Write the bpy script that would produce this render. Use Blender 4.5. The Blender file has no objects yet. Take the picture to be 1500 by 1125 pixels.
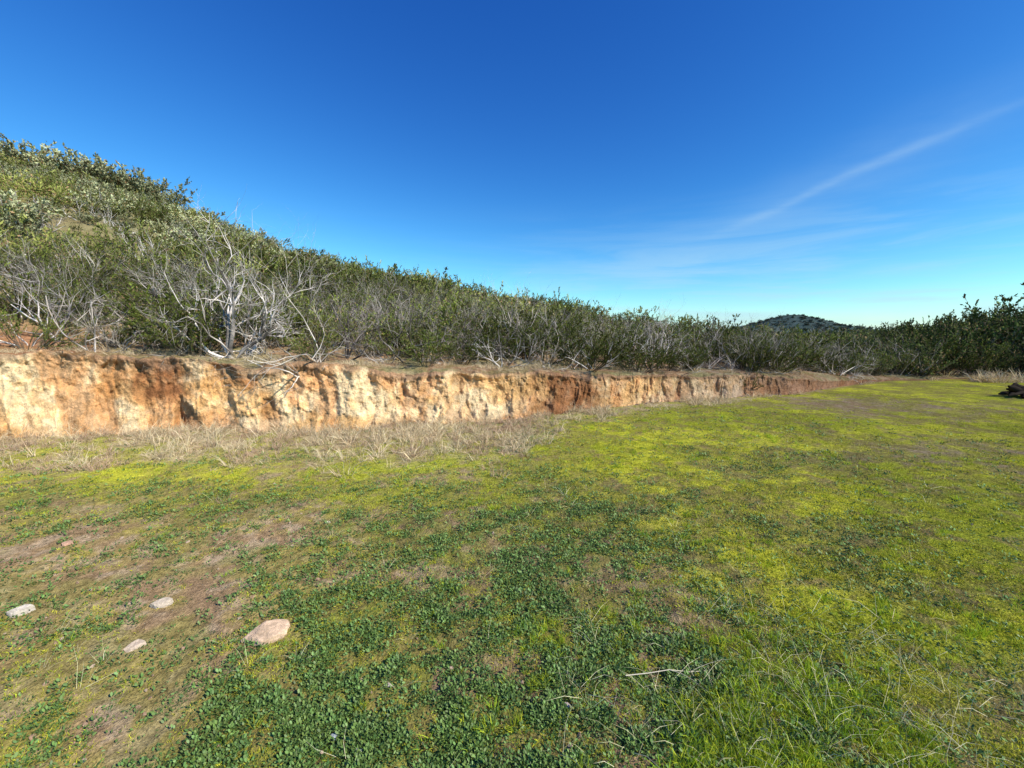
import bpy, math, numpy as np
from mathutils import Vector
rng=np.random.default_rng(7)
sc=bpy.context.scene
sc.view_settings.view_transform='Standard'
sc.view_settings.look='None'
sc.view_settings.exposure=0
D2R=math.pi/180

# ---------------------------------------------------------------- noise
def _h(ix,iy,seed):
    h=(ix*374761393+iy*668265263+seed*1442695041)&0xffffffff
    h=((h^(h>>13))*1274126177)&0xffffffff
    h=h^(h>>16)
    return h/4294967295.0
def vn(x,y,seed=0):
    x=np.asarray(x,float);y=np.asarray(y,float)
    ix=np.floor(x).astype(np.int64);iy=np.floor(y).astype(np.int64)
    fx=x-ix;fy=y-iy
    fx=fx*fx*(3-2*fx);fy=fy*fy*(3-2*fy)
    a=_h(ix,iy,seed);b=_h(ix+1,iy,seed);c=_h(ix,iy+1,seed);d=_h(ix+1,iy+1,seed)
    return (a*(1-fx)+b*fx)*(1-fy)+(c*(1-fx)+d*fx)*fy
def fbm(x,y,seed=0,o=4):
    s=0;a=.5;t=0
    for i in range(o):
        s=s+a*vn(x,y,seed+i*17);t+=a;a*=.55;x=x*2.03+5.1;y=y*2.03+1.7
    return s/t
def worley(x,y,seed=0):
    ix=np.floor(x).astype(np.int64);iy=np.floor(y).astype(np.int64)
    f1=np.full(x.shape,9.);f2=np.full(x.shape,9.);cid=np.zeros(x.shape)
    for dx in (-1,0,1):
        for dy in (-1,0,1):
            jx=ix+dx;jy=iy+dy
            px=jx+_h(jx,jy,seed);py=jy+_h(jx,jy,seed+3)
            d=np.hypot(px-x,py-y)
            c=_h(jx,jy,seed+9)
            n=d<f1
            f2=np.where(n,f1,np.minimum(f2,d));cid=np.where(n,c,cid);f1=np.where(n,d,f1)
    return f1,f2,cid
def ss(a,b,x):
    t=np.clip((x-a)/(b-a),0,1);return t*t*(3-2*t)
def mixc(a,b,t):
    t=t[...,None];return a*(1-t)+np.asarray(b)*t

# ---------------------------------------------------------------- mesh util
def mesh_np(name,V,F,col=None,smooth=False):
    me=bpy.data.meshes.new(name)
    V=np.ascontiguousarray(V,dtype=np.float32);F=np.ascontiguousarray(F,dtype=np.int32)
    me.vertices.add(len(V));me.vertices.foreach_set('co',V.ravel())
    n,k=F.shape
    me.loops.add(n*k);me.loops.foreach_set('vertex_index',F.ravel())
    me.polygons.add(n);me.polygons.foreach_set('loop_start',np.arange(0,n*k,k,dtype=np.int32))
    if smooth: me.polygons.foreach_set('use_smooth',np.ones(n,dtype=bool))
    me.update(calc_edges=True)
    if col is not None:
        c=np.ones((len(V),4),dtype=np.float32);c[:,:3]=col
        at=me.attributes.new('Col','FLOAT_COLOR','POINT');at.data.foreach_set('color',c.ravel())
    return me
def add(name,me,mat,link=True):
    ob=bpy.data.objects.new(name,me)
    if mat: me.materials.append(mat)
    if link: sc.collection.objects.link(ob)
    return ob
def gridF(nr,nc,wrap=False):
    i=np.arange(nr-1)[:,None];j=np.arange(nc if wrap else nc-1)[None,:]
    j2=(j+1)%nc
    return np.stack([i*nc+j+0*i,i*nc+j2,(i+1)*nc+j2,(i+1)*nc+j],-1).reshape(-1,4)
def unit(v): return v/np.maximum(np.linalg.norm(v,axis=-1,keepdims=True),1e-9)
def leaves(P,D,L,W,col):
    n=len(P);D=unit(D);r=unit(rng.normal(size=(n,3)));S=unit(np.cross(D,r))
    L=np.broadcast_to(L,(n,))[:,None];W=np.broadcast_to(W,(n,))[:,None]
    N_=np.cross(S,D)
    V=np.stack([P,P+D*L*.45+S*W*.5+N_*W*.15,P+D*L,P+D*L*.45-S*W*.5+N_*W*.15],1).reshape(-1,3)
    F=np.arange(4*n).reshape(-1,4)
    return V,F,np.repeat(col,4,axis=0)
def tubes(paths,sides=4):
    V=[];F=[];o=0
    for pts,rad in paths:
        pts=np.asarray(pts);n=len(pts)
        T=np.gradient(pts,axis=0);T=unit(T)
        A=unit(np.cross(T,np.array([.31,.17,.93])));B=np.cross(T,A)
        sd=sides if rad[0]<.02 else 6
        th=np.arange(sd)*2*math.pi/sd
        ring=pts[:,None]+(A[:,None]*np.cos(th)[None,:,None]+B[:,None]*np.sin(th)[None,:,None])*np.asarray(rad)[:,None,None]
        V.append(ring.reshape(-1,3))
        F.append(gridF(n,sd,True)+o);o+=n*sd
    return np.concatenate(V),np.concatenate(F)
def join(parts):
    V=[];F=[];C=[];o=0
    for v,f,c in parts:
        V.append(v);F.append(f+o);C.append(c);o+=len(v)
    return np.concatenate(V),np.concatenate(F),np.concatenate(C)

# ---------------------------------------------------------------- materials
def newmat(name):
    m=bpy.data.materials.new(name);m.use_nodes=True
    nt=m.node_tree;nt.nodes.clear();return m,nt
def N(nt,t,**k):
    n=nt.nodes.new(t)
    for a,b in k.items(): setattr(n,a,b)
    return n
def leafmat(name,transl=.0,var=.35,hue=.03,gloss=None,useval=False):
    m,nt=newmat(name)
    out=N(nt,'ShaderNodeOutputMaterial');at=N(nt,'ShaderNodeAttribute',attribute_name='Col')
    oi=N(nt,'ShaderNodeObjectInfo')
    ti=N(nt,'ShaderNodeAttribute',attribute_name='tint',attribute_type='INSTANCER')
    mr=N(nt,'ShaderNodeMapRange');mr.inputs[3].default_value=1-var;mr.inputs[4].default_value=1+var
    nt.links.new(oi.outputs['Random'],mr.inputs[0])
    hm=N(nt,'ShaderNodeMapRange');hm.inputs[3].default_value=.5-hue;hm.inputs[4].default_value=.5+hue
    nt.links.new(ti.outputs['Fac'],hm.inputs[0])
    hs=N(nt,'ShaderNodeHueSaturation')
    vsock=mr.outputs[0]
    if useval:   # broad light/dark patches of vegetation (species, age, dryness)
        m2=N(nt,'ShaderNodeMapRange');m2.inputs[1].default_value=.3;m2.inputs[2].default_value=.7;m2.inputs[3].default_value=1.45;m2.inputs[4].default_value=.62
        nt.links.new(ti.outputs['Fac'],m2.inputs[0])
        mm=N(nt,'ShaderNodeMath',operation='MULTIPLY');nt.links.new(m2.outputs[0],mm.inputs[0]);nt.links.new(vsock,mm.inputs[1]);vsock=mm.outputs[0]
    nt.links.new(hm.outputs[0],hs.inputs['Hue']);nt.links.new(vsock,hs.inputs['Value']);nt.links.new(at.outputs['Color'],hs.inputs['Color'])
    if gloss is None: p=N(nt,'ShaderNodeBsdfDiffuse')
    else:
        p=N(nt,'ShaderNodeBsdfPrincipled');p.inputs['Roughness'].default_value=gloss;p.inputs['Specular IOR Level'].default_value=.3
    nt.links.new(hs.outputs[0],p.inputs[0])
    if transl>0:
        tr=N(nt,'ShaderNodeBsdfTranslucent');mx=N(nt,'ShaderNodeMixShader');mx.inputs[0].default_value=transl
        nt.links.new(hs.outputs[0],tr.inputs[0])
        nt.links.new(p.outputs[0],mx.inputs[1]);nt.links.new(tr.outputs[0],mx.inputs[2]);nt.links.new(mx.outputs[0],out.inputs[0])
    else: nt.links.new(p.outputs[0],out.inputs[0])
    return m
def soilmat(name,scales,bump=.5,dist=.02,contrast=.5):
    m,nt=newmat(name);out=N(nt,'ShaderNodeOutputMaterial')
    at=N(nt,'ShaderNodeAttribute',attribute_name='Col')
    tc=N(nt,'ShaderNodeTexCoord')
    n1=N(nt,'ShaderNodeTexNoise');n1.inputs['Scale'].default_value=scales[0];n1.inputs['Detail'].default_value=5;n1.inputs['Roughness'].default_value=.72
    n2=N(nt,'ShaderNodeTexNoise');n2.inputs['Scale'].default_value=scales[1];n2.inputs['Detail'].default_value=3;n2.inputs['Roughness'].default_value=.7
    v=N(nt,'ShaderNodeTexVoronoi');v.inputs['Scale'].default_value=scales[2]
    for n in (n1,n2,v): nt.links.new(tc.outputs['Object'],n.inputs['Vector'])
    mr=N(nt,'ShaderNodeMapRange');mr.inputs[1].default_value=.3;mr.inputs[2].default_value=.7;mr.inputs[3].default_value=1-contrast;mr.inputs[4].default_value=1+contrast
    nt.links.new(n1.outputs['Fac'],mr.inputs[0])
    mr2=N(nt,'ShaderNodeMapRange');mr2.inputs[1].default_value=.3;mr2.inputs[2].default_value=.7;mr2.inputs[3].default_value=1-contrast*.7;mr2.inputs[4].default_value=1+contrast*.7
    nt.links.new(n2.outputs['Fac'],mr2.inputs[0])
    mu=N(nt,'ShaderNodeMath',operation='MULTIPLY');nt.links.new(mr.outputs[0],mu.inputs[0]);nt.links.new(mr2.outputs[0],mu.inputs[1])
    hs=N(nt,'ShaderNodeHueSaturation');nt.links.new(at.outputs['Color'],hs.inputs['Color']);nt.links.new(mu.outputs[0],hs.inputs['Value'])
    p=N(nt,'ShaderNodeBsdfDiffuse');p.inputs['Roughness'].default_value=.8
    nt.links.new(hs.outputs[0],p.inputs[0])
    ad=N(nt,'ShaderNodeMath',operation='MULTIPLY_ADD');ad.inputs[1].default_value=.5
    nt.links.new(n2.outputs['Fac'],ad.inputs[0]);nt.links.new(n1.outputs['Fac'],ad.inputs[2])
    ad2=N(nt,'ShaderNodeMath',operation='MULTIPLY_ADD');ad2.inputs[1].default_value=-.3
    nt.links.new(v.outputs['Distance'],ad2.inputs[0]);nt.links.new(ad.outputs[0],ad2.inputs[2])
    b=N(nt,'ShaderNodeBump');b.inputs['Strength'].default_value=bump;b.inputs['Distance'].default_value=dist
    nt.links.new(ad2.outputs[0],b.inputs['Height']);nt.links.new(b.outputs[0],p.inputs['Normal'])
    nt.links.new(p.outputs[0],out.inputs[0]);return m

# ---------------------------------------------------------------- layout
def sm(az,xs,ys,w=3.):
    return sum(np.interp(az+o,xs,ys) for o in np.linspace(-w,w,7))/7
def Rb(az):
    return sm(az,[-100,-90,-77,-65,-52,-37.4,-23,-10,0,14,26.9,36,42.7,50,60,75,100],
                 [40,30,20.,13.7,10.4,8.4,7.5,7.5,7.8,9.0,10.9,13.1,18,21.5,22,23,30],2.)
def Hb(az):
    return sm(az,[-100,-52,-37,-23,0,14,27,34,38,43,100],[1.5,1.25,1.12,.98,.80,.68,.56,.48,.24,.06,.04],2)
def Rc(az): return sm(az,[-100,-50,-43,-37,-29,-17,-5,14,26,33,60,100],[95,85,82,76,62,52,44,36,34,36,45,60],4)
def Hc(az): return sm(az,[-100,-50,-43,-36.7,-29.3,-17,-4.7,13.8,26,33,42,100],[24.5,22.4,21.0,17.2,11.5,7.9,4.5,2.2,.85,.5,.4,.5],2.5)
def hill(r,az):
    rb=Rb(az)+.3;hb=Hb(az);rc=Rc(az);hc=Hc(az)
    t=(r-rb)/(rc-rb)
    tt=np.clip(t,0,1)
    te=tt-.035*(1-np.exp(-tt/.035))*(1-tt)
    h=hb+(hc-hb)*te
    h=h-(hc*.7+1)*ss(1,3.2,t)*1.0
    x=r*np.sin(az*D2R);y=r*np.cos(az*D2R)
    bump=(fbm(x*.2,y*.2,31,3)-.5)*1.5*ss(rb+2.5,rb+14,r)*np.clip(hc/8,0,1)+(fbm(x*1.2,y*1.2,37,3)-.5)*.22*ss(rb,rb+1.5,r)
    return h+bump
def gz(x,y): return (fbm(x*.5,y*.5,3,3)-.5)*.07+(fbm(x*3,y*3,5,3)-.5)*.03

# ---------------------------------------------------------------- ground
def zones(x,y):
    r=np.hypot(x,y);az=np.degrees(np.arctan2(x,y))
    d=(Rb(az)-r)
    w=np.interp(az,[-60,-40,0,15,25,38],[2.8,2.6,2.3,1.7,1.0,.4])
    n=fbm(x*1.1,y*1.1,51,4);n2=fbm(x*4,y*4,57,3)
    dry=(1-ss(w*.45,w*1.2,d+(n-.5)*2.8+(n2-.5)*1.2))*ss(48,34,az)
    bare=np.exp(-(((x+3.0)/1.6)**2+((y-2.75)/.75)**2))*1.15+np.exp(-(((x+2.0)/.7)**2+((y-1.8)/.5)**2))*.6
    bare=bare+np.exp(-(((x-7.8)/2.2)**2+((y-8.6)/1.0)**2))*.9+np.exp(-(((x-6.4)/2.4)**2+((y-5.2)/.9)**2))*.35
    bare=bare+np.exp(-(((x+.1)/.28)**2+((y-1.9)/.35)**2))*.6+np.exp(-(((x+.75)/.3)**2+((y-2.6)/.3)**2))*.5
    bare=bare+np.exp(-(((x-.9)/.4)**2+((y-2.4)/.5)**2))*.2+ss(.60,.68,fbm(x*1.6,y*1.6,59,4))*.4*(y<5)*(x<.5)
    bare=np.clip(bare+(n-.5)*1.5*(bare>.1)+(n2-.5)*1.3*(bare>.15),0,1)
    leaf=ss(4.6,3.2,y+(n-.5)*1.8+(n2-.5)*.8)*ss(1.9,.7,x-(n2-.5)*.9)*(1-.75*bare)
    leaf=np.maximum(leaf,.45*ss(.57,.7,fbm(x*.8+4,y*.8,77,3))*ss(9,4,y))
    return d,dry,bare,leaf,n,n2
ra=np.concatenate([[.02,.3,.6],np.exp(np.linspace(math.log(.9),math.log(26),420)),np.exp(np.linspace(math.log(28),math.log(2500),40))])
aa=np.concatenate([np.linspace(-85,85,520),np.linspace(89,271,46)])
RR,AA=np.meshgrid(ra,aa,indexing='ij')
X=RR*np.sin(AA*D2R);Y=RR*np.cos(AA*D2R)
far=ss(30,80,RR)
def gz2(x,y,r): return gz(x,y)+(fbm(x*14,y*14,8,2)-.5)*.026*ss(7,3,r)
Z=gz2(X,Y,RR)*(1-far)-.35*far
d,dry,bare,leaf,n,n2=zones(X,Y)
n3=fbm(X*9,Y*9,61,3);n4=fbm(X*.7+9,Y*.7,63,3);n5=fbm(X*2.2,Y*2.2,67,4)
c=np.ones(X.shape+(3,))*np.array([.42,.43,.042])
c=mixc(c,[.64,.60,.055],ss(.38,.56,n4)*.9)
c=mixc(c,[.32,.27,.07],ss(.50,.62,n5)*.7)
c=mixc(c,[.25,.21,.06],ss(.54,.66,n2)*.5)
c=mixc(c,[.34,.23,.11],ss(.55,.70,n3)*.65)
c=mixc(c,[.20,.15,.07],leaf*.85)
c=mixc(c,[.31,.20,.12],leaf*ss(.48,.60,n2)*.8)
c=mixc(c,[.26,.28,.04],leaf*ss(.46,.58,n3)*.6)
c=mixc(c,[.34,.215,.125],bare*.92)
c=mixc(c,[.47,.35,.22],bare*ss(.5,.62,n3)*.75)
c=mixc(c,[.27,.26,.05],bare*ss(.50,.60,n5)*.5)
c=mixc(c,[.50,.37,.20],dry*.85)
c=mixc(c,[.36,.35,.05],dry*ss(.48,.62,n2)*.75)
c=mixc(c,[.60,.40,.20],ss(.35,.05,d)*ss(42,34,AA)*ss(-90,-80,AA)*.8)
c=mixc(c,[.26,.14,.075],ss(.9,-1.0,d+(n-.5)*2)*ss(32,38,AA))
c=mixc(c,[.10,.10,.04],far)
F=gridF(len(ra),len(aa),True)
V=np.stack([X,Y,Z],-1).reshape(-1,3)
ground=add('ground',mesh_np('ground',V,F,c.reshape(-1,3),True),soilmat('ground_moss_soil',(22,95,60),1.,.03,contrast=.5))

# ---------------------------------------------------------------- eroded bank
az0=np.linspace(-96,78,6000)
rr=Rb(az0);bx=rr*np.sin(az0*D2R);by=rr*np.cos(az0*D2R)
S=np.concatenate([[0],np.cumsum(np.hypot(np.diff(bx),np.diff(by)))])
nc=2600
wgt=np.where((az0>-60)&(az0<46),1.,.2);Sw=np.concatenate([[0],np.cumsum(np.hypot(np.diff(bx),np.diff(by))*wgt[1:])])
azc=np.interp(np.linspace(0,Sw[-1],nc),Sw,az0)
s=np.interp(azc,az0,S)
nt_=80
t=np.linspace(0,1,nt_)[:,None];A=azc[None,:]+0*t;s2=s[None,:]+0*t;t=t+0*A
h=Hb(A)*(1+.16*(fbm(s2*1.3,0*s2,71,4)-.5)*2)
zt=t*h
amp=np.clip(h/.9,.12,1)
lean=.30*h*t*.8
ws=s2+.3*(fbm(s2*2,zt*2.2,70,2)-.5)
ribs=(np.abs(fbm(ws*1.7,zt*.45,73,3)-.5)*2)
ribs2=np.abs(vn(ws*5,zt*.9,75)-.5)*2
ribs3=np.abs(vn(ws*13,zt*2.5,76)-.5)*2
chunk=fbm(s2*6,zt*5,79,5)
f1,f2,cid=worley(s2*4.5+.9*vn(zt*5,s2*3,6),zt*6+.8*vn(s2*5,zt*2,8),81)
f1b,f2b,cidb=worley(s2*12+1.2*vn(zt*9,s2*9,6),zt*16,83)
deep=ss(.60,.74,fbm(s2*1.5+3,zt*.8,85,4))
big=(fbm(s2*.55,zt*.2,87,2)-.5)
disp=big*.45+(ribs-.25)*.27+ribs2*.09+ribs3*.05+(chunk-.5)*.20+(cid-.5)*.065*ss(.0,.2,f2-f1)+(cidb-.5)*.03*ss(0,.2,f2b-f1b)-deep*.13
talus=-.45*(1-t)**2.8*h*(.3+1.4*fbm(s2*1.3,0*s2,89,2))
lip=-.12*np.exp(-((t-.95)/.06)**2)*(fbm(s2*3,0*s2,91,3)*1.8-.5)
env=(ss(0,.12,t)*.6+.4)*(1-.45*ss(.93,1.,t))
Rf=Rb(A)+lean-disp*amp*env+talus+lip*amp+.05
zf=zt-.05+(chunk-.5)*.07*amp
cn=fbm(s2*1.1,zt*1.6,101,4);cn2=fbm(s2*5,zt*5,103,4);cn3=fbm(s2*2.2+7,zt*1.2,105,4)
col=np.ones(A.shape+(3,))*np.array([.76,.47,.20])
pale=ss(.42,.56,cn+.12*ss(-40,-50,A)+.01)
col=mixc(col,[.84,.64,.37],pale*.92)
col=mixc(col,[.76,.42,.15],ss(.5,.6,cn2)*.45)
col=mixc(col,[.58,.26,.09],ss(.53,.65,cn3)*.6)
stain=np.exp(-((A+41)/3.)**2)*ss(.25,.55,t)+np.exp(-((A+33)/2.)**2)*ss(.5,.8,t)*.8+np.exp(-((A-8)/5)**2)*1.2*ss(.0,.3,t+.2*cn2)
col=mixc(col,[.26,.10,.04],np.clip(stain*(.2+1.5*cn2),0,1)*.88)
right=ss(14,30,A)
col=mixc(col,[.50,.33,.20],right*.75)
col=mixc(col,[.66,.50,.34],right*ss(.5,.6,cn2)*.65)
col=mixc(col,[.26,.11,.055],ss(28,35,A)*.75)
topn=fbm(s2*2.1,0*s2,107,3)
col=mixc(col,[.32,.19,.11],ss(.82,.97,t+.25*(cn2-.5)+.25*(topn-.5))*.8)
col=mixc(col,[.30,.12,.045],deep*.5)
col=col*(.84+.32*cidb[...,None])*(.86+.28*cid[...,None])
dt=np.array([.03,.07,.12,.18,.25,.34,.45,.6,.8,1.05,1.4])[:,None]
At=azc[None,:]+0*dt;dt=dt+0*At
ltop=Rf[-1][None,:];xx=(ltop+dt)*np.sin(At*D2R);yy=(ltop+dt)*np.cos(At*D2R)
htop=hill(ltop+dt,At);bl=ss(0,.5,dt)
zt2=(zf[-1][None,:]+.02*ss(0,.1,dt)+(fbm(xx*7,yy*7,93,3)-.5)*.09)*(1-bl)+htop*bl
def topcol(x,y,dd,A):
    a=fbm(x*1.5,y*1.5,111,4);b=fbm(x*7,y*7,113,3)
    k=np.ones(x.shape+(3,))*np.array([.32,.19,.10])
    k=mixc(k,[.46,.32,.19],ss(.45,.6,b)*.7)
    k=mixc(k,[.36,.30,.15],ss(.48,.6,a)*.7)
    k=mixc(k,[.17,.17,.05],ss(.5,.6,fbm(x*2,y*2,117,3))*.45)
    k=mixc(k,[.36,.15,.07],ss(-42,-50,A)*.6)
    return k
ct=topcol(xx,yy,dt,At)
Ra=np.concatenate([Rf,ltop+dt]);Za=np.concatenate([zf,zt2]);Aa=np.concatenate([A,At]);Ca=np.concatenate([col,ct])
V=np.stack([Ra*np.sin(Aa*D2R),Ra*np.cos(Aa*D2R),Za],-1)
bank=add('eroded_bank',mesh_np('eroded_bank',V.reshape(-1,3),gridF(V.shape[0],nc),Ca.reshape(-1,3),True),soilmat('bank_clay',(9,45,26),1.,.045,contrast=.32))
edgeR=Ra[-1];edgeZ=Za[-1]
dd=np.concatenate([[0,.15,.3],np.exp(np.linspace(math.log(.5),math.log(260),110))])[:,None]
cs=np.arange(0,nc,4);cs=np.append(cs,nc-1) if cs[-1]!=nc-1 else cs
Ah=azc[None,:][:,cs]+0*dd;Rh=edgeR[cs][None,:]+dd;Zh=hill(Rh,Ah)-.02*(dd>0);Zh[0]=edgeZ[cs]-.01
xh=Rh*np.sin(Ah*D2R);yh=Rh*np.cos(Ah*D2R)
ch=topcol(xh,yh,dd,Ah);ch=mixc(ch,[.22,.20,.09],ss(1,4,dd+0*Ah)*.75)
V=np.stack([xh,yh,Zh],-1)
add('hillside',mesh_np('hillside',V.reshape(-1,3),gridF(V.shape[0],len(cs)),ch.reshape(-1,3),True),soilmat('hillside_soil',(5,25,15),.7,.05,contrast=.4))

# ---------------------------------------------------------------- scatter (geometry nodes)
def scatter(name,P,rot,scl,tint,srcs):
    P=np.asarray(P,dtype=np.float32);n=len(P)
    me=bpy.data.meshes.new(name);me.vertices.add(n);me.vertices.foreach_set('co',P.ravel())
    a=me.attributes.new('rot','FLOAT_VECTOR','POINT');a.data.foreach_set('vector',np.asarray(rot,dtype=np.float32).ravel())
    a=me.attributes.new('scl','FLOAT_VECTOR','POINT')
    scl=np.asarray(scl,dtype=np.float32)
    if scl.ndim==1: scl=np.repeat(scl[:,None],3,1)
    a.data.foreach_set('vector',np.ascontiguousarray(scl).ravel())
    a=me.attributes.new('tint','FLOAT','POINT');a.data.foreach_set('value',np.asarray(tint,dtype=np.float32))
    a=me.attributes.new('idx','INT','POINT');a.data.foreach_set('value',rng.integers(0,len(srcs),n).astype(np.int32))
    ob=add(name,me,None)
    col=bpy.data.collections.new(name+'_parts')
    for s_ in srcs: col.objects.link(s_)
    g=bpy.data.node_groups.new(name+'_scatter','GeometryNodeTree')
    g.interface.new_socket('Geometry',in_out='INPUT',socket_type='NodeSocketGeometry')
    g.interface.new_socket('Geometry',in_out='OUTPUT',socket_type='NodeSocketGeometry')
    gi=g.nodes.new('NodeGroupInput');go=g.nodes.new('NodeGroupOutput')
    ci=g.nodes.new('GeometryNodeCollectionInfo');ci.inputs['Collection'].default_value=col
    ci.inputs['Separate Children'].default_value=True;ci.inputs['Reset Children'].default_value=True
    ip=g.nodes.new('GeometryNodeInstanceOnPoints');ip.inputs['Pick Instance'].default_value=True
    def na(nm,ty):
        q=g.nodes.new('GeometryNodeInputNamedAttribute');q.data_type=ty;q.inputs['Name'].default_value=nm
        return [o for o in q.outputs if o.enabled and o.name=='Attribute'][0]
    L=g.links.new
    L(gi.outputs[0],ip.inputs['Points']);L(ci.outputs[0],ip.inputs['Instance'])
    L(na('idx','INT'),ip.inputs['Instance Index']);L(na('rot','FLOAT_VECTOR'),ip.inputs['Rotation']);L(na('scl','FLOAT_VECTOR'),ip.inputs['Scale'])
    L(ip.outputs[0],go.inputs[0])
    md=ob.modifiers.new('scatter','NODES');md.node_group=g
    return ob
def polar(n,r0,r1,a0,a1,pw=1.):
    u=rng.random(n)
    if pw==0: r=r0*np.exp(u*math.log(r1/r0))
    elif pw==1: r=r0+(r1-r0)*u
    else: r=np.sqrt(r0*r0+(r1*r1-r0*r0)*u)
    a=a0+(a1-a0)*rng.random(n)
    return r*np.sin(a*D2R),r*np.cos(a*D2R),r,a
def rots(n,tilt=.15):
    return np.stack([rng.normal(0,tilt,n),rng.normal(0,tilt,n),rng.random(n)*6.283],1)

def clump_leaves(i):
    n=9;th=rng.random(n)*6.283;q=np.sqrt(rng.random(n))*.024
    P=np.stack([q*np.cos(th),q*np.sin(th),rng.random(n)*.010],1)
    D=np.stack([np.cos(th),np.sin(th),.15+rng.random(n)*.9],1)+rng.normal(0,.3,(n,3))
    c0=np.array([.125,.20,.045])*(.65+.8*rng.random((n,1)))
    D=unit(D);S_=unit(np.cross(D,np.array([0,0,1.])+rng.normal(0,.35,(n,3))))
    L=(.007+.007*rng.random(n))[:,None];W=L*.55
    V=np.stack([P,P+D*L*.3+S_*W*.4,P+D*L*.75+S_*W*.45,P+D*L*1.05,P+D*L*.75-S_*W*.45,P+D*L*.3-S_*W*.4],1).reshape(-1,3)
    b=np.arange(n)[:,None]*6
    F=np.concatenate([b+np.array([[0,1,2,3]]),b+np.array([[0,3,4,5]])])
    return V,F,np.repeat(c0,6,axis=0)
def tuft(n,rad,lo,hi,w,lean,cA,cB):
    th=rng.random(n)*6.283;q=np.sqrt(rng.random(n))*rad
    P=np.stack([q*np.cos(th),q*np.sin(th),0*q-.004],1)
    th2=th+rng.normal(0,.8,n)
    l=rng.random(n)*lean
    D=unit(np.stack([np.cos(th2)*l,np.sin(th2)*l,np.ones(n)],1))
    L=(lo+(hi-lo)*rng.random(n))[:,None]
    S_=unit(np.cross(D,rng.normal(size=(n,3))));W=w*(.6+.8*rng.random((n,1)))
    D2=unit(D+np.stack([np.cos(th2),np.sin(th2),-.4*np.ones(n)],1)*l[:,None]*.9)
    M=P+D*L*.55;T=M+D2*L*.5
    V=np.stack([P-S_*W*.5,P+S_*W*.5,M+S_*W*.4,M-S_*W*.4,T+S_*W*.08,T-S_*W*.08],1).reshape(-1,3)
    b=np.arange(n)[:,None]*6
    F=np.concatenate([b+np.array([[0,1,2,3]]),b+np.array([[3,2,4,5]])])
    m=rng.random((n,1));c0=np.array(cA)*(1-m)+np.array(cB)*m
    return V,F,np.repeat(c0,6,axis=0)
mleaf=leafmat('clover_leaf',0,.35,.02,.5)
mgrass=leafmat('grass_blade',.25,.3,.02)
mmoss=leafmat('moss_blade',0,.3,.02)
mdry=leafmat('dry_grass',0,.3,.01)
mshrub=leafmat('chaparral_leaf',0.,.4,.022,None,True)
mwood=leafmat('dead_wood',0.,.35,.01)

src_leaf=[add('leaf_clump',mesh_np('leaf_clump',*clump_leaves(i)),mleaf,False) for i in range(6)]
src_moss=[add('short_grass_tuft',mesh_np('short_grass_tuft',*tuft(20,.03,.006,.02,.0024,1.3,[.38,.42,.03],[.66,.62,.06])),mmoss,False) for i in range(4)]
src_long=[add('grass_tuft',mesh_np('grass_tuft',*tuft(30,.03,.03,.08,.003,.9,[.28,.42,.02],[.60,.64,.06])),mgrass,False) for i in range(4)]
src_dry=[add('dry_weed_tuft',mesh_np('dry_weed_tuft',*tuft(30,.07,.05,.20,.0045,1.5,[.50,.36,.20],[.80,.65,.40])),mdry,False) for i in range(4)]
src_dry2=[add('brown_weed_tuft',mesh_np('brown_weed_tuft',*tuft(40,.09,.04,.15,.0045,1.6,[.40,.25,.15],[.62,.46,.29])),mdry,False) for i in range(3)]
src_straw=[add('straw',mesh_np('straw',*tuft(7,.04,.08,.24,.0018,3.2,[.60,.53,.28],[.78,.70,.45])),mdry,False) for i in range(4)]

x,y,r,a=polar(125000,1.1,9.5,-66,66,.0)
d,dry,bare,leaf,n,n2=zones(x,y)
cl=fbm(x*5,y*5,201,3);cl2=fbm(x*16,y*16,203,2)
trk=np.exp(-((x-.25-(2.3-y)*.55)/.07)**2)*ss(1.2,1.5,y)*ss(3.,2.4,y)+np.exp(-((y-2.75-(x)*.12)/.07)**2)*ss(-.3,0,x)*ss(1.5,1.1,x)
p=leaf*ss(.40,.57,cl+.05*leaf)*ss(.30,.50,cl2)*1.0+trk*.9
k=rng.random(len(x))<np.clip(p+.07*(1-bare)*(1-dry)+.03,0,1)
x,y,r=x[k],y[k],r[k]
scatter('clover_leaves',np.stack([x,y,gz2(x,y,r)],1),rots(len(x),.25),(.6+.7*rng.random(len(x)))*np.interp(r,[1,4,8],[1,1.3,1.8]),rng.random(len(x)),src_leaf)
x,y,r,a=polar(115000,1.1,14,-64,64,.0)
d,dry,bare,leaf,n,n2=zones(x,y)
g=fbm(x*3,y*3,211,4)
p=(1-.7*leaf)*(1-bare)*(1-.75*dry)*(.18+.82*ss(.40,.55,g))*(d>.1)
k=rng.random(len(x))<np.clip(p,0,1)
x,y,r=x[k],y[k],r[k]
scatter('grass',np.stack([x,y,gz2(x,y,r)],1),rots(len(x),.15),(.6+.6*rng.random(len(x)))*np.interp(r,[1,4,14],[.85,1.15,2.1]),rng.random(len(x)),src_moss)
x,y,r,a=polar(40000,1.1,9,-60,62,.0)
d,dry,bare,leaf,n,n2=zones(x,y)
q=fbm(x*2.6,y*2.6,221,4)
z1=np.exp(-(((x-1.25)/.5)**2+((y-1.5)/.40)**2))*ss(.46,.56,q)*1.4+np.exp(-(((x-2.6)/.9)**2+((y-2.1)/.2)**2))*.5+ss(.56,.68,q)*.3*(x>.5)+ss(.64,.74,q)*.2+.01
k=rng.random(len(x))<np.clip(z1*(1-bare)*(d>.3),0,1)*.55
x,y,r=x[k],y[k],r[k]
scatter('tall_grass',np.stack([x,y,gz(x,y)],1),rots(len(x),.2),(.3+.6*rng.random(len(x))),rng.random(len(x)),src_long)
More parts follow.
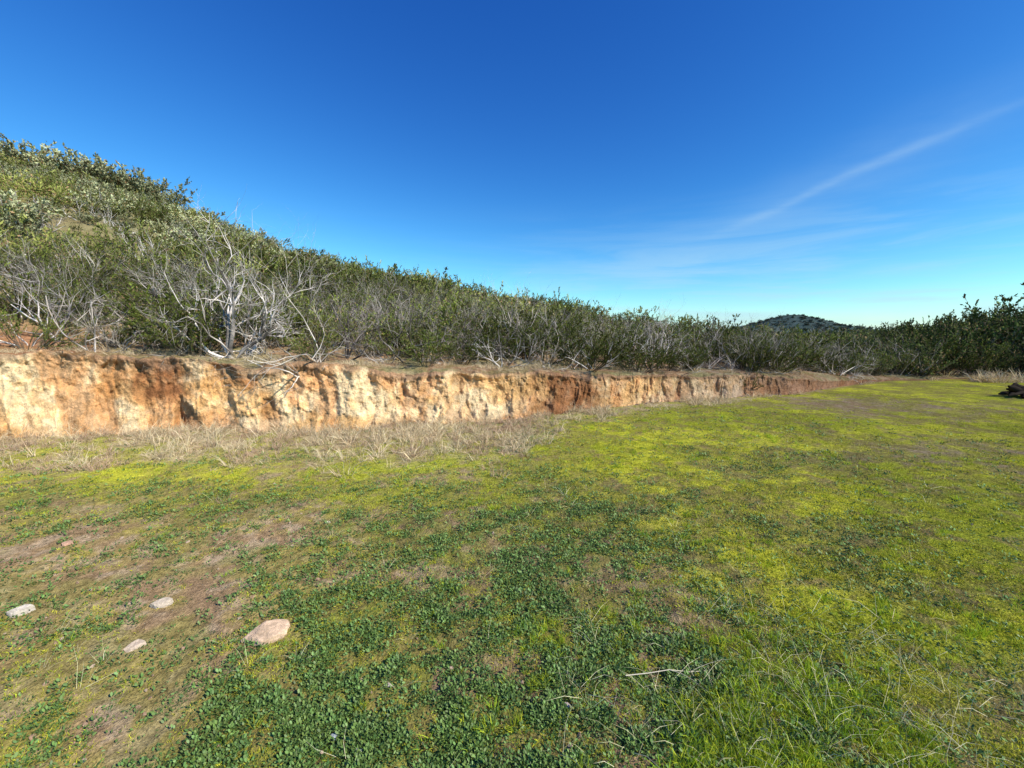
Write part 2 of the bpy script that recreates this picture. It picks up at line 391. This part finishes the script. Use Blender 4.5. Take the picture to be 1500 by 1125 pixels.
x,y,r,a=polar(80000,3.2,22,-75,46,1)
d,dry,bare,leaf,n,n2=zones(x,y)
q=fbm(x*2.2,y*2.2,231,4)
foot=ss(.9,.3,np.abs(d-.5))*ss(36,28,a)
k=(rng.random(len(x))<np.clip(dry*ss(.44,.58,q)*.65+foot*.55*ss(.42,.55,q),0,1)*np.interp(r,[5,10,20],[.5,.8,1]))&(d>.12)
X1,Y1=x[k],y[k]
scatter('dry_grass',np.stack([X1,Y1,gz(X1,Y1)],1),rots(len(X1),.25),(.35+1.0*rng.random(len(X1))**1.5),rng.random(len(X1)),src_dry)
k=(rng.random(len(x))<np.clip(dry*ss(.56,.44,q)*.5*ss(20,0,a),0,1)*.75)&(d>.2)
x,y=x[k],y[k]
scatter('brown_weeds',np.stack([x,y,gz(x,y)],1),rots(len(x),.25),(.3+.8*rng.random(len(x))),rng.random(len(x)),src_dry2)
x,y,r,a=polar(9000,1.1,8,-60,60,0)
d,dry,bare,leaf,n,n2=zones(x,y)
z1=np.exp(-(((x-1.7)/.9)**2+((y-1.6)/.55)**2))*.45+.02+dry*.2
k=(rng.random(len(x))<z1)&(d>.2)
x,y=x[k],y[k]
scatter('dry_straw',np.stack([x,y,gz(x,y)+.01],1),rots(len(x),.3),(.35+.6*rng.random(len(x))),rng.random(len(x)),src_straw)

# ---------------------------------------------------------------- stones
def stone(sz,flat=.5,sub=3,seed=0,colr=(.5,.38,.27)):
    import bmesh
    bm=bmesh.new();bmesh.ops.create_icosphere(bm,subdivisions=sub,radius=1)
    R=np.random.default_rng(seed)
    pl=unit(R.normal(size=(11,3))*np.array([1,1,.35]));of=.5+.35*R.random(11)
    pl=np.concatenate([pl,unit(np.array([[.12,-.1,1.],[-.5,.2,.8]]))]);of=np.concatenate([of,[.55,.75]])
    for v in bm.verts:
        p=np.array(v.co)
        for q,o in zip(pl,of):
            e=p@q-o
            if e>0: p=p-q*e*.97
        p=p*(1+.025*R.normal())
        v.co=Vector((p[0]*sz[0],p[1]*sz[1],p[2]*sz[2]*flat))
    me=bpy.data.meshes.new('stone');bm.to_mesh(me);bm.free()
    cc=np.ones((len(me.vertices),4),dtype=np.float32);cc[:,:3]=np.array(colr)*(.85+.3*R.random((len(me.vertices),1)))
    at=me.attributes.new('Col','FLOAT_COLOR','POINT');at.data.foreach_set('color',cc.ravel())
    return me
mst=soilmat('stone',(18,90,50),.8,.015,contrast=.35)
for (x,y,w,l,hh,rz,cc) in [(-1.29,1.98,.155,.085,.055,.65,(.58,.41,.27)),(-2.80,2.14,.08,.05,.05,.3,(.55,.47,.38)),(-2.06,2.22,.07,.04,.04,.1,(.55,.45,.34)),
      (-1.92,1.9,.055,.035,.03,.6,(.55,.43,.32)),(.233,1.56,.022,.016,.014,0,(.6,.5,.42)),(-.59,1.38,.022,.016,.014,0,(.6,.55,.5)),(-.71,1.44,.02,.018,.014,0,(.35,.38,.38)),
      (-3.33,2.89,.06,.03,.03,0,(.5,.3,.2)),(-1.56,3.28,.035,.02,.02,0,(.6,.5,.4)),(-.56,1.67,.022,.015,.014,0,(.5,.42,.36))]:
    ob=add('stone',stone((w,l,hh),1,3 if w>.05 else 2,int(abs(x*100)),cc),mst)
    ob.location=(x,y,float(gz(np.array(x),np.array(y)))+hh*.2);ob.rotation_euler=(.1,-.08,rz)
src_st=[add('pebble',stone((.02,.015,.012),1,2,50+i,((.38,.25,.16) if i%2 else (.46,.34,.24))),mst,False) for i in range(4)]
x,y,r,a=polar(9000,1.1,12,-64,50,0)
d,dry,bare,leaf,n,n2=zones(x,y)
k=rng.random(len(x))<.02+bare*.3
x,y=x[k],y[k]
az_=rng.uniform(-58,38,1500);rr_=Rb(az_)-np.abs(rng.normal(0,.16,1500))-.02
x=np.concatenate([x,rr_*np.sin(az_*D2R)]);y=np.concatenate([y,rr_*np.cos(az_*D2R)])
s_=np.concatenate([.2+.9*rng.random(k.sum())**4,.5+2.6*rng.random(1500)**4])
scatter('pebbles',np.stack([x,y,gz(x,y)+.002],1),rots(len(x),.6),s_,rng.random(len(x)),src_st)
az_=rng.uniform(-60,34,160);rr_=Rb(az_)+.45+np.abs(rng.normal(0,.4,160));z_=hill(rr_,az_)
scatter('bank_top_stones',np.stack([rr_*np.sin(az_*D2R),rr_*np.cos(az_*D2R),z_],1),rots(160,.6),.4+1.2*rng.random(160)**4,rng.random(160),[add('rubble_stone',stone((.03,.02,.018),1,2,70+i,(.38,.26,.17)),mst,False) for i in range(3)])

# ---------------------------------------------------------------- woody plants
def grow(P,D,L,R,depth,out,wob=.22,up=.1,kids=(3,5),spread=.75):
    n=7 if depth>1 else 5
    pts=[P.copy()];d=unit(D);seg=L/(n-1)
    for i in range(n-1):
        d=unit(d+rng.normal(0,wob,3)+np.array([0,0,up]))
        pts.append(pts[-1]+d*seg)
    pts=np.array(pts);rad=np.linspace(R,R*.38 if depth>0 else R*.25,n)
    out.append((pts,rad))
    if depth>0:
        for c_ in range(rng.integers(*kids)+1):
            i=rng.integers(2,n)
            t_=pts[i]-pts[i-1];t_=unit(t_)
            dd_=unit(t_+rng.normal(0,spread,3))
            grow(pts[i],dd_,L*rng.uniform(.45,.75),rad[i]*.72,depth-1,out,wob,up,kids,spread)
def dead(nm,hgt,nst,depth,R,cA=(.42,.36,.30),upw=.8,wob=.22,link=False,dirs=None,kids=(2,4),minz=None):
    out=[]
    for i in range(nst):
        th=rng.random()*6.283
        D=np.array([math.cos(th),math.sin(th),upw*rng.uniform(.5,1.6)]) if dirs is None else np.array(dirs[i][:3])
        L_=hgt*rng.uniform(.4,.6) if dirs is None else dirs[i][3]
        grow(np.array([.06*math.cos(th),.06*math.sin(th),-.03]),D,L_,R*rng.uniform(.7,1.1),depth,out,wob,.1,kids)
    V,F=tubes(out,3 if R<.03 else 4)
    if minz is not None:   # limbs that sag rest on the soil instead of passing the lip
        V[:,2]=np.where(V[:,2]<minz,minz+(V[:,2]-minz)*.05,V[:,2]);V[:,1]=np.where(V[:,1]<-.55,-.55+(V[:,1]+.55)*.3,V[:,1])
    nz=fbm(V[:,0]*7+V[:,2]*4,V[:,1]*7,5,3)[:,None]
    c=np.array(cA)*(.15+1.6*ss(.3,.7,nz))
    return add(nm,mesh_np(nm,V,F,c,True),mwood,link)
def shrub(nm,nst,ntw,nl,ll,lw,hgt,cA,cB,woody=True,spr=.8,brown=.10):
    parts=[];paths=[];PP=[];DD=[]
    for i in range(nst):
        th=rng.random()*6.283;q=spr*math.sqrt(rng.random())
        D=unit(np.array([math.cos(th)*q,math.sin(th)*q,1.]));L=hgt*rng.uniform(.5,1.1)
        b=np.array([math.cos(th)*q*.22,math.sin(th)*q*.22,-.05])
        cv=rng.normal(0,.10,3)*L
        tt=np.linspace(0,1,6)[:,None]
        pth=b+D*L*tt+cv*tt*tt
        paths.append((pth,np.linspace(.009,.003,6)))
        def along(pa,n,t0):
            t_=t0+(1-t0)*rng.random(n);f=t_*(len(pa)-1);i0=np.minimum(f.astype(int),len(pa)-2);fr=(f-i0)[:,None]
            PP.append(pa[i0]*(1-fr)+pa[i0+1]*fr);T_=unit(pa[i0+1]-pa[i0])
            DD.append(T_*.8+rng.normal(0,.42,(n,3))+np.array([0,0,.15]))
        along(pth,nl,.35)
        for j in range(ntw):
            t_=rng.uniform(.25,.95);i0=int(t_*5);i0=min(i0,4);p0=pth[i0]+(pth[i0+1]-pth[i0])*(t_*5-i0)
            d_=unit(unit(pth[i0+1]-pth[i0])+rng.normal(0,.55,3)+np.array([0,0,.2]));l_=hgt*rng.uniform(.12,.28)
            tw=p0+d_*l_*np.linspace(0,1,4)[:,None]+rng.normal(0,.03,3)*np.linspace(0,1,4)[:,None]**2
            paths.append((tw,np.linspace(.004,.0015,4)));along(tw,nl,.05)
    P=np.concatenate(PP);Dv=np.concatenate(DD);n=len(P)
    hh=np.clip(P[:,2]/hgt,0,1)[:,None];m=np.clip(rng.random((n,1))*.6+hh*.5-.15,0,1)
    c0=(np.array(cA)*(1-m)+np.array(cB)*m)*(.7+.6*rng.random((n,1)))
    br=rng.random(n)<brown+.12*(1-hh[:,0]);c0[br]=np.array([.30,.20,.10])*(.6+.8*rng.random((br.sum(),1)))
    parts.append(leaves(P,Dv,ll*(.6+.8*rng.random(n)),lw*(.7+.6*rng.random(n)),c0))
    if woody:
        V,F=tubes(paths,3);parts.append((V,F,np.ones((len(V),3))*np.array([.16,.13,.09])))
    return add(nm,mesh_np(nm,*join(parts)),mshrub,False)
gA=[.07,.10,.020];gB=[.26,.295,.055]
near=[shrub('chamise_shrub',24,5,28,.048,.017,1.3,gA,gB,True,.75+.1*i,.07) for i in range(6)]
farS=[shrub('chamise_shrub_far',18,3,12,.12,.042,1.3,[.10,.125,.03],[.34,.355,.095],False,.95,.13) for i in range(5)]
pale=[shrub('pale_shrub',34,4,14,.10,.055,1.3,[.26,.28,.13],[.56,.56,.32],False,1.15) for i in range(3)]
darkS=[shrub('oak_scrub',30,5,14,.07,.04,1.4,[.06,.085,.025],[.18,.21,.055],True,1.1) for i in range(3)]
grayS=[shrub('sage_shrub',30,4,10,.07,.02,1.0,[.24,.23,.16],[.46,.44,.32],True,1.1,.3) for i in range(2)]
deadS=[dead('dead_branches',1.9,4,3,.018) for i in range(6)]
deadF=[dead('dead_branches_far',1.5,5,2,.026,(.46,.41,.35)) for i in range(4)]

def hp(x,y):
    r=np.hypot(x,y);a=np.degrees(np.arctan2(x,y));return hill(r,a)
def spaced(P,sp):
    o={};keep=[]
    for i,(a_,b_) in enumerate(P):
        g_=(int(a_//sp),int(b_//sp))
        if g_ in o: continue
        o[g_]=1;keep.append(i)
    return np.array(keep)
x,y,r,a=polar(9000,7,30,-78,46,2)
marg=np.interp(a,[-78,-50,-46,-41,-30,-20,0,20,40],[1.0,1.1,.85,.35,.25,.18,.15,.15,.2])
dd_=r-Rb(a)-.3
k=(dd_>marg+.6*vn(x*1.3,y*1.3,5))&(dd_<11)
x,y,r,a,dd_=x[k],y[k],r[k],a[k],dd_[k]
k=spaced(np.stack([x,y],1),.75);x,y,r,a,dd_=x[k],y[k],r[k],a[k],dd_[k]
g=fbm(x*.6,y*.6,301,3);k=(rng.random(len(x))<.38+.58*ss(.40,.52,g))
x,y,r,a,dd_,g=x[k],y[k],r[k],a[k],dd_[k],g[k]
sc_=(.38+.62*rng.random(len(x)))*np.interp(dd_,[.2,1.,3],[.78,1.0,1.0])*np.interp(a,[-50,-20,0,20,28,40],[1.0,1.02,1.0,.95,.85,.8])*(.78+.52*ss(.35,.62,g))
s3=np.stack([sc_*(.95+.4*rng.random(len(x))),sc_*(.95+.4*rng.random(len(x))),sc_],1)
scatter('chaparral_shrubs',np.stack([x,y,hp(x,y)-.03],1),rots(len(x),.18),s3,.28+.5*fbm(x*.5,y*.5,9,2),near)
# right hand shrubs
x,y,r,a=polar(3000,17,48,39,80,2)
k=(r-Rb(a)>.6);x,y,r,a=x[k],y[k],r[k],a[k]
k=spaced(np.stack([x,y],1),1.1);x,y,r,a=x[k],y[k],r[k],a[k]
sc_=(.6+.65*rng.random(len(x)))*np.interp(a,[39,43,47,52,60],[.75,.95,1.3,1.6,1.6])*np.interp(r-Rb(a),[.6,3,10],[.65,1,1.15])
u=rng.random(len(x));pk=u<.45;gk=(u>.75)&(r-Rb(a)<6);ck=~pk&~gk
P=np.stack([x,y,hp(x,y)-.05],1)
T_=.35+.35*rng.random(len(x))
scatter('scrub_oak',P[pk],rots(pk.sum(),.1),sc_[pk],T_[pk],darkS)
scatter('sage_scrub',P[gk],rots(gk.sum(),.1),sc_[gk]*.9,T_[gk],grayS)
scatter('chaparral_shrubs',P[ck],rots(ck.sum(),.1),sc_[ck],T_[ck],[add('chamise_shrub',near[i].data,None,False) for i in (0,1)])
# far chaparral
x,y,r,a=polar(60000,14,105,-80,60,2)
dd_=r-Rb(a)
k=(dd_>9.5)&(r<Rc(a)*1.15)
x,y,r,a=x[k],y[k],r[k],a[k]
k=spaced(np.stack([x,y],1),1.15);x,y,r,a=x[k],y[k],r[k],a[k]
g=fbm(x*.09+3,y*.09,311,3);g2=fbm(x*.35,y*.35,313,3)
k=(rng.random(len(x))<.28+.68*ss(.40,.54,g2));x,y,r,a,g,g2=x[k],y[k],r[k],a[k],g[k],g2[k]
pal=((g>.56)&(rng.random(len(x))<.35)&(a<-20))
sc_=(.40+.8*rng.random(len(x)))*(.65+.7*ss(.4,.66,g2))*np.interp(a,[15,28],[1,.8])
tn=np.clip(.52+(fbm(x*.13,y*.13,9,3)-.5)*1.6+(fbm(x*.7,y*.7,19,2)-.5)*.5,.1,.9)
scatter('hillside_chaparral',np.stack([x,y,hp(x,y)-.05],1)[~pal],rots((~pal).sum(),.12),sc_[~pal],tn[~pal],farS)
a2=np.concatenate([rng.uniform(-64,-35,34),rng.uniform(-60,-30,25)]);r2=Rc(a2)*np.concatenate([rng.uniform(.96,1.01,34),rng.uniform(.6,.9,25)])
x2=r2*np.sin(a2*D2R);y2=r2*np.cos(a2*D2R)
x=np.concatenate([x[pal],x2]);y=np.concatenate([y[pal],y2]);sc_=np.concatenate([sc_[pal],np.concatenate([rng.uniform(1.9,3.0,34),rng.uniform(1,1.5,25)])])
s3=np.stack([sc_*1.2,sc_*1.2,sc_],1)
scatter('manzanita_bushes',np.stack([x,y,hp(x,y)-.05],1),rots(len(x),.12),s3,.35+.3*rng.random(len(x)),pale)
# dead branches
x,y,r,a=polar(3800,7,22,-76,46,2)
dd_=r-Rb(a)-.3;k=(dd_>.35)&(dd_<10);x,y,r,a,dd_=x[k],y[k],r[k],a[k],dd_[k]
k=rng.random(len(x))<np.interp(dd_,[.3,2,5,9],[.30,.26,.24,.24])*ss(.38,.60,fbm(x*.6,y*.6,321,2))
x,y,dd_,a=x[k],y[k],dd_[k],a[k]
scatter('dead_brush',np.stack([x,y,hp(x,y)-.03],1),rots(len(x),.35),(.5+.8*rng.random(len(x))**1.5)*np.interp(a,[-50,0,25,35],[1.1,1.08,.95,.8]),rng.random(len(x)),deadS)
x,y,r,a=polar(3000,16,95,-78,62,2)
k=(r-Rb(a)>6)&(r<Rc(a)*1.1);x,y,r,a=x[k],y[k],r[k],a[k]
k=rng.random(len(x))<.85*ss(.46,.60,fbm(x*.1,y*.1,331,3))+.18;x,y,a=x[k],y[k],a[k]
scatter('hillside_dead_brush',np.stack([x,y,hp(x,y)-.03],1),rots(len(x),.25),(.8+.8*rng.random(len(x)))*np.interp(a,[15,28],[1,.8]),rng.random(len(x)),deadF)

hero=[(-.9,.25,.25,1.3),(-.7,-.1,.45,1.1),(-.35,.2,1.,1.4),(.1,.1,1.2,1.4),(.5,.0,1.,1.2),(.8,.2,.6,1.0),(-.8,.4,.7,1.3),(.3,-.2,.8,.8)]
def put(x,y,ob,rz=0,s=1):
    z=float(hp(np.array([x]),np.array([y]))[0]);ob.location=(x,y,z-.03);ob.rotation_euler=(0,0,rz);ob.scale=(s,)*3
put(-5.25,7.75,dead('dead_tree',2.4,8,3,.034,(.46,.41,.35),1,.22,True,hero,(3,5),.02),0,1.18)
put(-3.3,8.3,dead('dead_tree',2.0,5,3,.022,(.26,.22,.19),1,.2,True,[(-.5,.1,.8,1.0),(.2,.1,1.2,1.2),(.7,0,.8,1.1),(-.2,-.1,.6,.8),(.6,-.1,.3,.9)]))
put(-9.0,8.2,dead('dead_tree',2.0,5,3,.024,(.38,.34,.3),1,.2,True,[(-.5,.1,.9,1.0),(.2,.1,1.2,1.2),(.5,0,1,1.1),(-.8,.1,.5,.9),(.3,-.1,.9,.9)],(2,4),.02))
put(-.2,8.9,dead('dead_tree',1.6,5,3,.018,(.42,.38,.33),1,.2,True,[(-.5,.1,.8,.7),(.2,.1,1.2,.9),(.7,0,.8,.8),(-.8,-.3,.3,.8),(.9,-.3,.2,.9)]))
put(1.9,9.6,dead('dead_tree',1.6,5,3,.018,(.46,.42,.37),1,.2,True,[(-.5,.1,.8,.7),(.2,.1,1.2,.8),(.7,-.4,.2,.8),(-.8,-.3,.2,.8),(.9,-.3,.2,.9)]))
x,y,r,a=polar(9000,7.4,14,-62,38,1);dd_=r-Rb(a)-.3
k=(dd_>.05)&(dd_<1.3)&(rng.random(len(x))<.7*ss(.48,.6,fbm(x*2,y*2,341,3)));x,y=x[k],y[k]
scatter('dry_grass',np.stack([x,y,hp(x,y)-.01],1),rots(len(x),.25),.4+.6*rng.random(len(x)),rng.random(len(x)),[add('dry_weed_tuft',src_dry[i].data,None,False) for i in (1,2)])

for x,y,s_ in [(6.0,10.35,.42),(7.35,11.2,.3)]:
    o=bpy.data.objects.new('small_shrub',darkS[0].data);sc.collection.objects.link(o);o.location=(x,y,.0);o.scale=(s_*.8,s_*.8,s_)
pa=[]
for i in range(7):
    p0=np.array([rng.uniform(-.35,.35),rng.uniform(-.2,.2),.06+.05*i*.6]);d_=unit(np.array([1,rng.normal(0,.5),rng.normal(0,.15)]))
    ln=rng.uniform(.25,.42);tt=np.linspace(-1,1,7)[:,None]
    rd=np.full(7,rng.uniform(.04,.075))*(.9+.2*rng.random(7));rd[0]*=.3;rd[-1]*=.3
    pa.append((p0+d_*ln*tt+rng.normal(0,.012,(7,3)),rd))
V,F=tubes(pa,6)
lp=add('charred_log_pile',mesh_np('charred_log_pile',V,F,np.ones((len(V),3))*np.array([.05,.04,.03]),True),mwood);lp.location=(12.2,9.8,0)
x=rng.uniform(13,21,900);y=rng.uniform(12.5,17,900);r=np.hypot(x,y);a=np.degrees(np.arctan2(x,y));k=(r>19)&(r<22.5)&(a>46)&(vn(x*.7,y*.7,3)>.5);x,y=x[k],y[k]
scatter('dry_grass',np.stack([x,y,np.where(r[k]>Rb(a[k]),hp(x,y),gz(x,y))],1),rots(len(x),.2),1.3+1.3*rng.random(len(x)),rng.random(len(x)),[add('dry_weed_tuft',src_dry[0].data,None,False)])

# ---------------------------------------------------------------- distant hill with trees
g=np.linspace(-1,1,90);gx,gy=np.meshgrid(g,g,indexing='ij')
def dh(gx,gy):
    rr_=np.hypot(gx,gy*.8);return 22*(1-ss(.0,1.1,rr_**.72))+(fbm(gx*4+9,gy*4,401,4)-.5)*3.5*(rr_<.9)-5.5
cx,cy=270,400
V=np.stack([cx+gx*92-gy*30,cy+gy*90+gx*20,dh(gx,gy)],-1).reshape(-1,3)
cn=fbm(gx*14,gy*14,403,3);c=mixc(np.ones(gx.shape+(3,))*np.array([.09,.12,.10]),[.27,.25,.18],ss(.48,.62,cn)*ss(.0,.3,gx))
add('distant_hill',mesh_np('distant_hill',V,gridF(90,90),c.reshape(-1,3),True),soilmat('distant_hill',(.1,.5,.3),.5,1.,.4))
ux=rng.uniform(-.9,.9,1300);uy=rng.uniform(-.9,.3,1300);k=(ux<.15)|(rng.random(1300)<.25);ux,uy=ux[k],uy[k];m_=len(ux)
P=np.stack([cx+ux*92-uy*30,cy+uy*90+ux*20,dh(ux,uy)-.3],1)
scatter('distant_trees',P,rots(m_,.05),.7+1.3*rng.random(m_)**3,np.full(m_,.5),[add('distant_tree',shrub('t',26,4,12,.22,.14,1.3,[.08,.11,.09],[.17,.20,.15],False,1.).data,None,False)])

tw=[]
grow(np.array([0,0,.02]),np.array([1,.25,.03]),.42,.003,1,tw,.2,.0,(1,3),.3)
V,F=tubes(tw,4);o=add('fallen_twig',mesh_np('fallen_twig',V,F,np.ones((len(V),3))*np.array([.55,.48,.34]),True),mwood);o.location=(.52,1.69,.015)

# ---------------------------------------------------------------- light and sky
AZ,EL=120,38
sv=Vector((math.sin(AZ*D2R)*math.cos(EL*D2R),math.cos(AZ*D2R)*math.cos(EL*D2R),math.sin(EL*D2R)))
sl=bpy.data.lights.new('sun','SUN');sl.energy=5.0;sl.angle=math.radians(.5);sl.color=(1,.95,.86)
so=bpy.data.objects.new('sun',sl);sc.collection.objects.link(so);so.rotation_euler=sv.to_track_quat('Z','Y').to_euler()
w=bpy.data.worlds.new('World');sc.world=w;w.use_nodes=True;nt=w.node_tree;nt.nodes.clear()
sky=N(nt,'ShaderNodeTexSky',sky_type='NISHITA');sky.sun_disc=False;sky.sun_elevation=math.radians(EL);sky.sun_rotation=math.radians(AZ)
sky.altitude=600;sky.air_density=1.0;sky.dust_density=.3;sky.ozone_density=2.0
ST=.11
bg=N(nt,'ShaderNodeBackground');bg.inputs[1].default_value=ST;wo=N(nt,'ShaderNodeOutputWorld')
tc=N(nt,'ShaderNodeTexCoord')
L=nt.links.new
def M(op,a,b=None,c_=None):
    n=N(nt,'ShaderNodeMath',operation=op)
    for i,v in enumerate((a,b,c_)):
        if v is None: continue
        if isinstance(v,(int,float)): n.inputs[i].default_value=v
        else: L(v,n.inputs[i])
    return n.outputs[0]
sp=N(nt,'ShaderNodeSeparateColor');L(sky.outputs[0],sp.inputs[0]);cb=N(nt,'ShaderNodeCombineColor')
for i,(g_,k_) in enumerate([(1.9,1.5),(1.5,1.85),(1.0,1.65)]):
    L(M('MULTIPLY',M('POWER',M('MULTIPLY',sp.outputs[i],.11),g_),k_/.11),cb.inputs[i])
def dot(v):
    n=N(nt,'ShaderNodeVectorMath',operation='DOT_PRODUCT');L(tc.outputs['Generated'],n.inputs[0]);n.inputs[1].default_value=v;return n.outputs['Value']
def noise(scale,vec,det=5,rough=.6,dist=0,rot=(0,0,0)):
    mp=N(nt,'ShaderNodeMapping');mp.inputs['Scale'].default_value=vec;mp.inputs['Rotation'].default_value=rot;L(tc.outputs['Generated'],mp.inputs[0])
    n=N(nt,'ShaderNodeTexNoise');n.inputs['Scale'].default_value=scale;n.inputs['Detail'].default_value=det;n.inputs['Roughness'].default_value=rough;n.inputs['Distortion'].default_value=dist
    L(mp.outputs[0],n.inputs[0]);return n.outputs['Fac']
def MR(v,a,b,c_,d_):
    n=N(nt,'ShaderNodeMapRange',interpolation_type='SMOOTHSTEP');L(v,n.inputs[0])
    for i,q in enumerate((a,b,c_,d_)): n.inputs[i+1].default_value=q
    return n.outputs[0]
def streak(nv,wd,cen,c0,c1,seed):
    e=M('ADD',dot(nv),M('MULTIPLY',M('SUBTRACT',noise(3+seed,(1,1,1),3),.5),.03))
    gsn=M('POWER',2.718,M('MULTIPLY',M('MULTIPLY',e,e),-1/(wd*wd)))
    return M('MULTIPLY',M('MULTIPLY',gsn,MR(dot(cen),c0,c1,0,1)),MR(noise(5,(1,1,4),5),.3,.65,.4,1))
s1=streak((.399,.0143,-.917),.008,(.56,.73,.26),.92,.98,1)
s2_=streak((.399,.0143,-.917),.05,(.56,.73,.26),.90,.98,2)
z=N(nt,'ShaderNodeSeparateXYZ');L(tc.outputs['Generated'],z.inputs[0])
low=M('MULTIPLY',M('MULTIPLY',MR(z.outputs['Z'],0.03,.30,1,0),MR(noise(2.6,(1,1,9),6,.6,.5,(0,.22,0)),.38,.70,.08,1)),MR(z.outputs['X'],-.2,.4,.2,1))
f=M('ADD',M('MULTIPLY',s1,.34),M('MULTIPLY',s2_,.14));f=M('ADD',f,M('MULTIPLY',low,.65));f=M('MINIMUM',f,.7)
mx=N(nt,'ShaderNodeMix',data_type='RGBA');L(f,mx.inputs[0]);L(cb.outputs[0],mx.inputs[6]);mx.inputs[7].default_value=(4.8,6.9,8.4,1)
L(mx.outputs[2],bg.inputs[0]);L(bg.outputs[0],wo.inputs[0])

# ---------------------------------------------------------------- camera
cd=bpy.data.cameras.new('camera');cd.lens=14.4;cd.sensor_width=36;cd.clip_start=.05;cd.clip_end=6000
co=bpy.data.objects.new('camera',cd);sc.collection.objects.link(co);co.location=(0,0,1.6);co.rotation_euler=(math.radians(90-7.36),0,0)
sc.camera=co
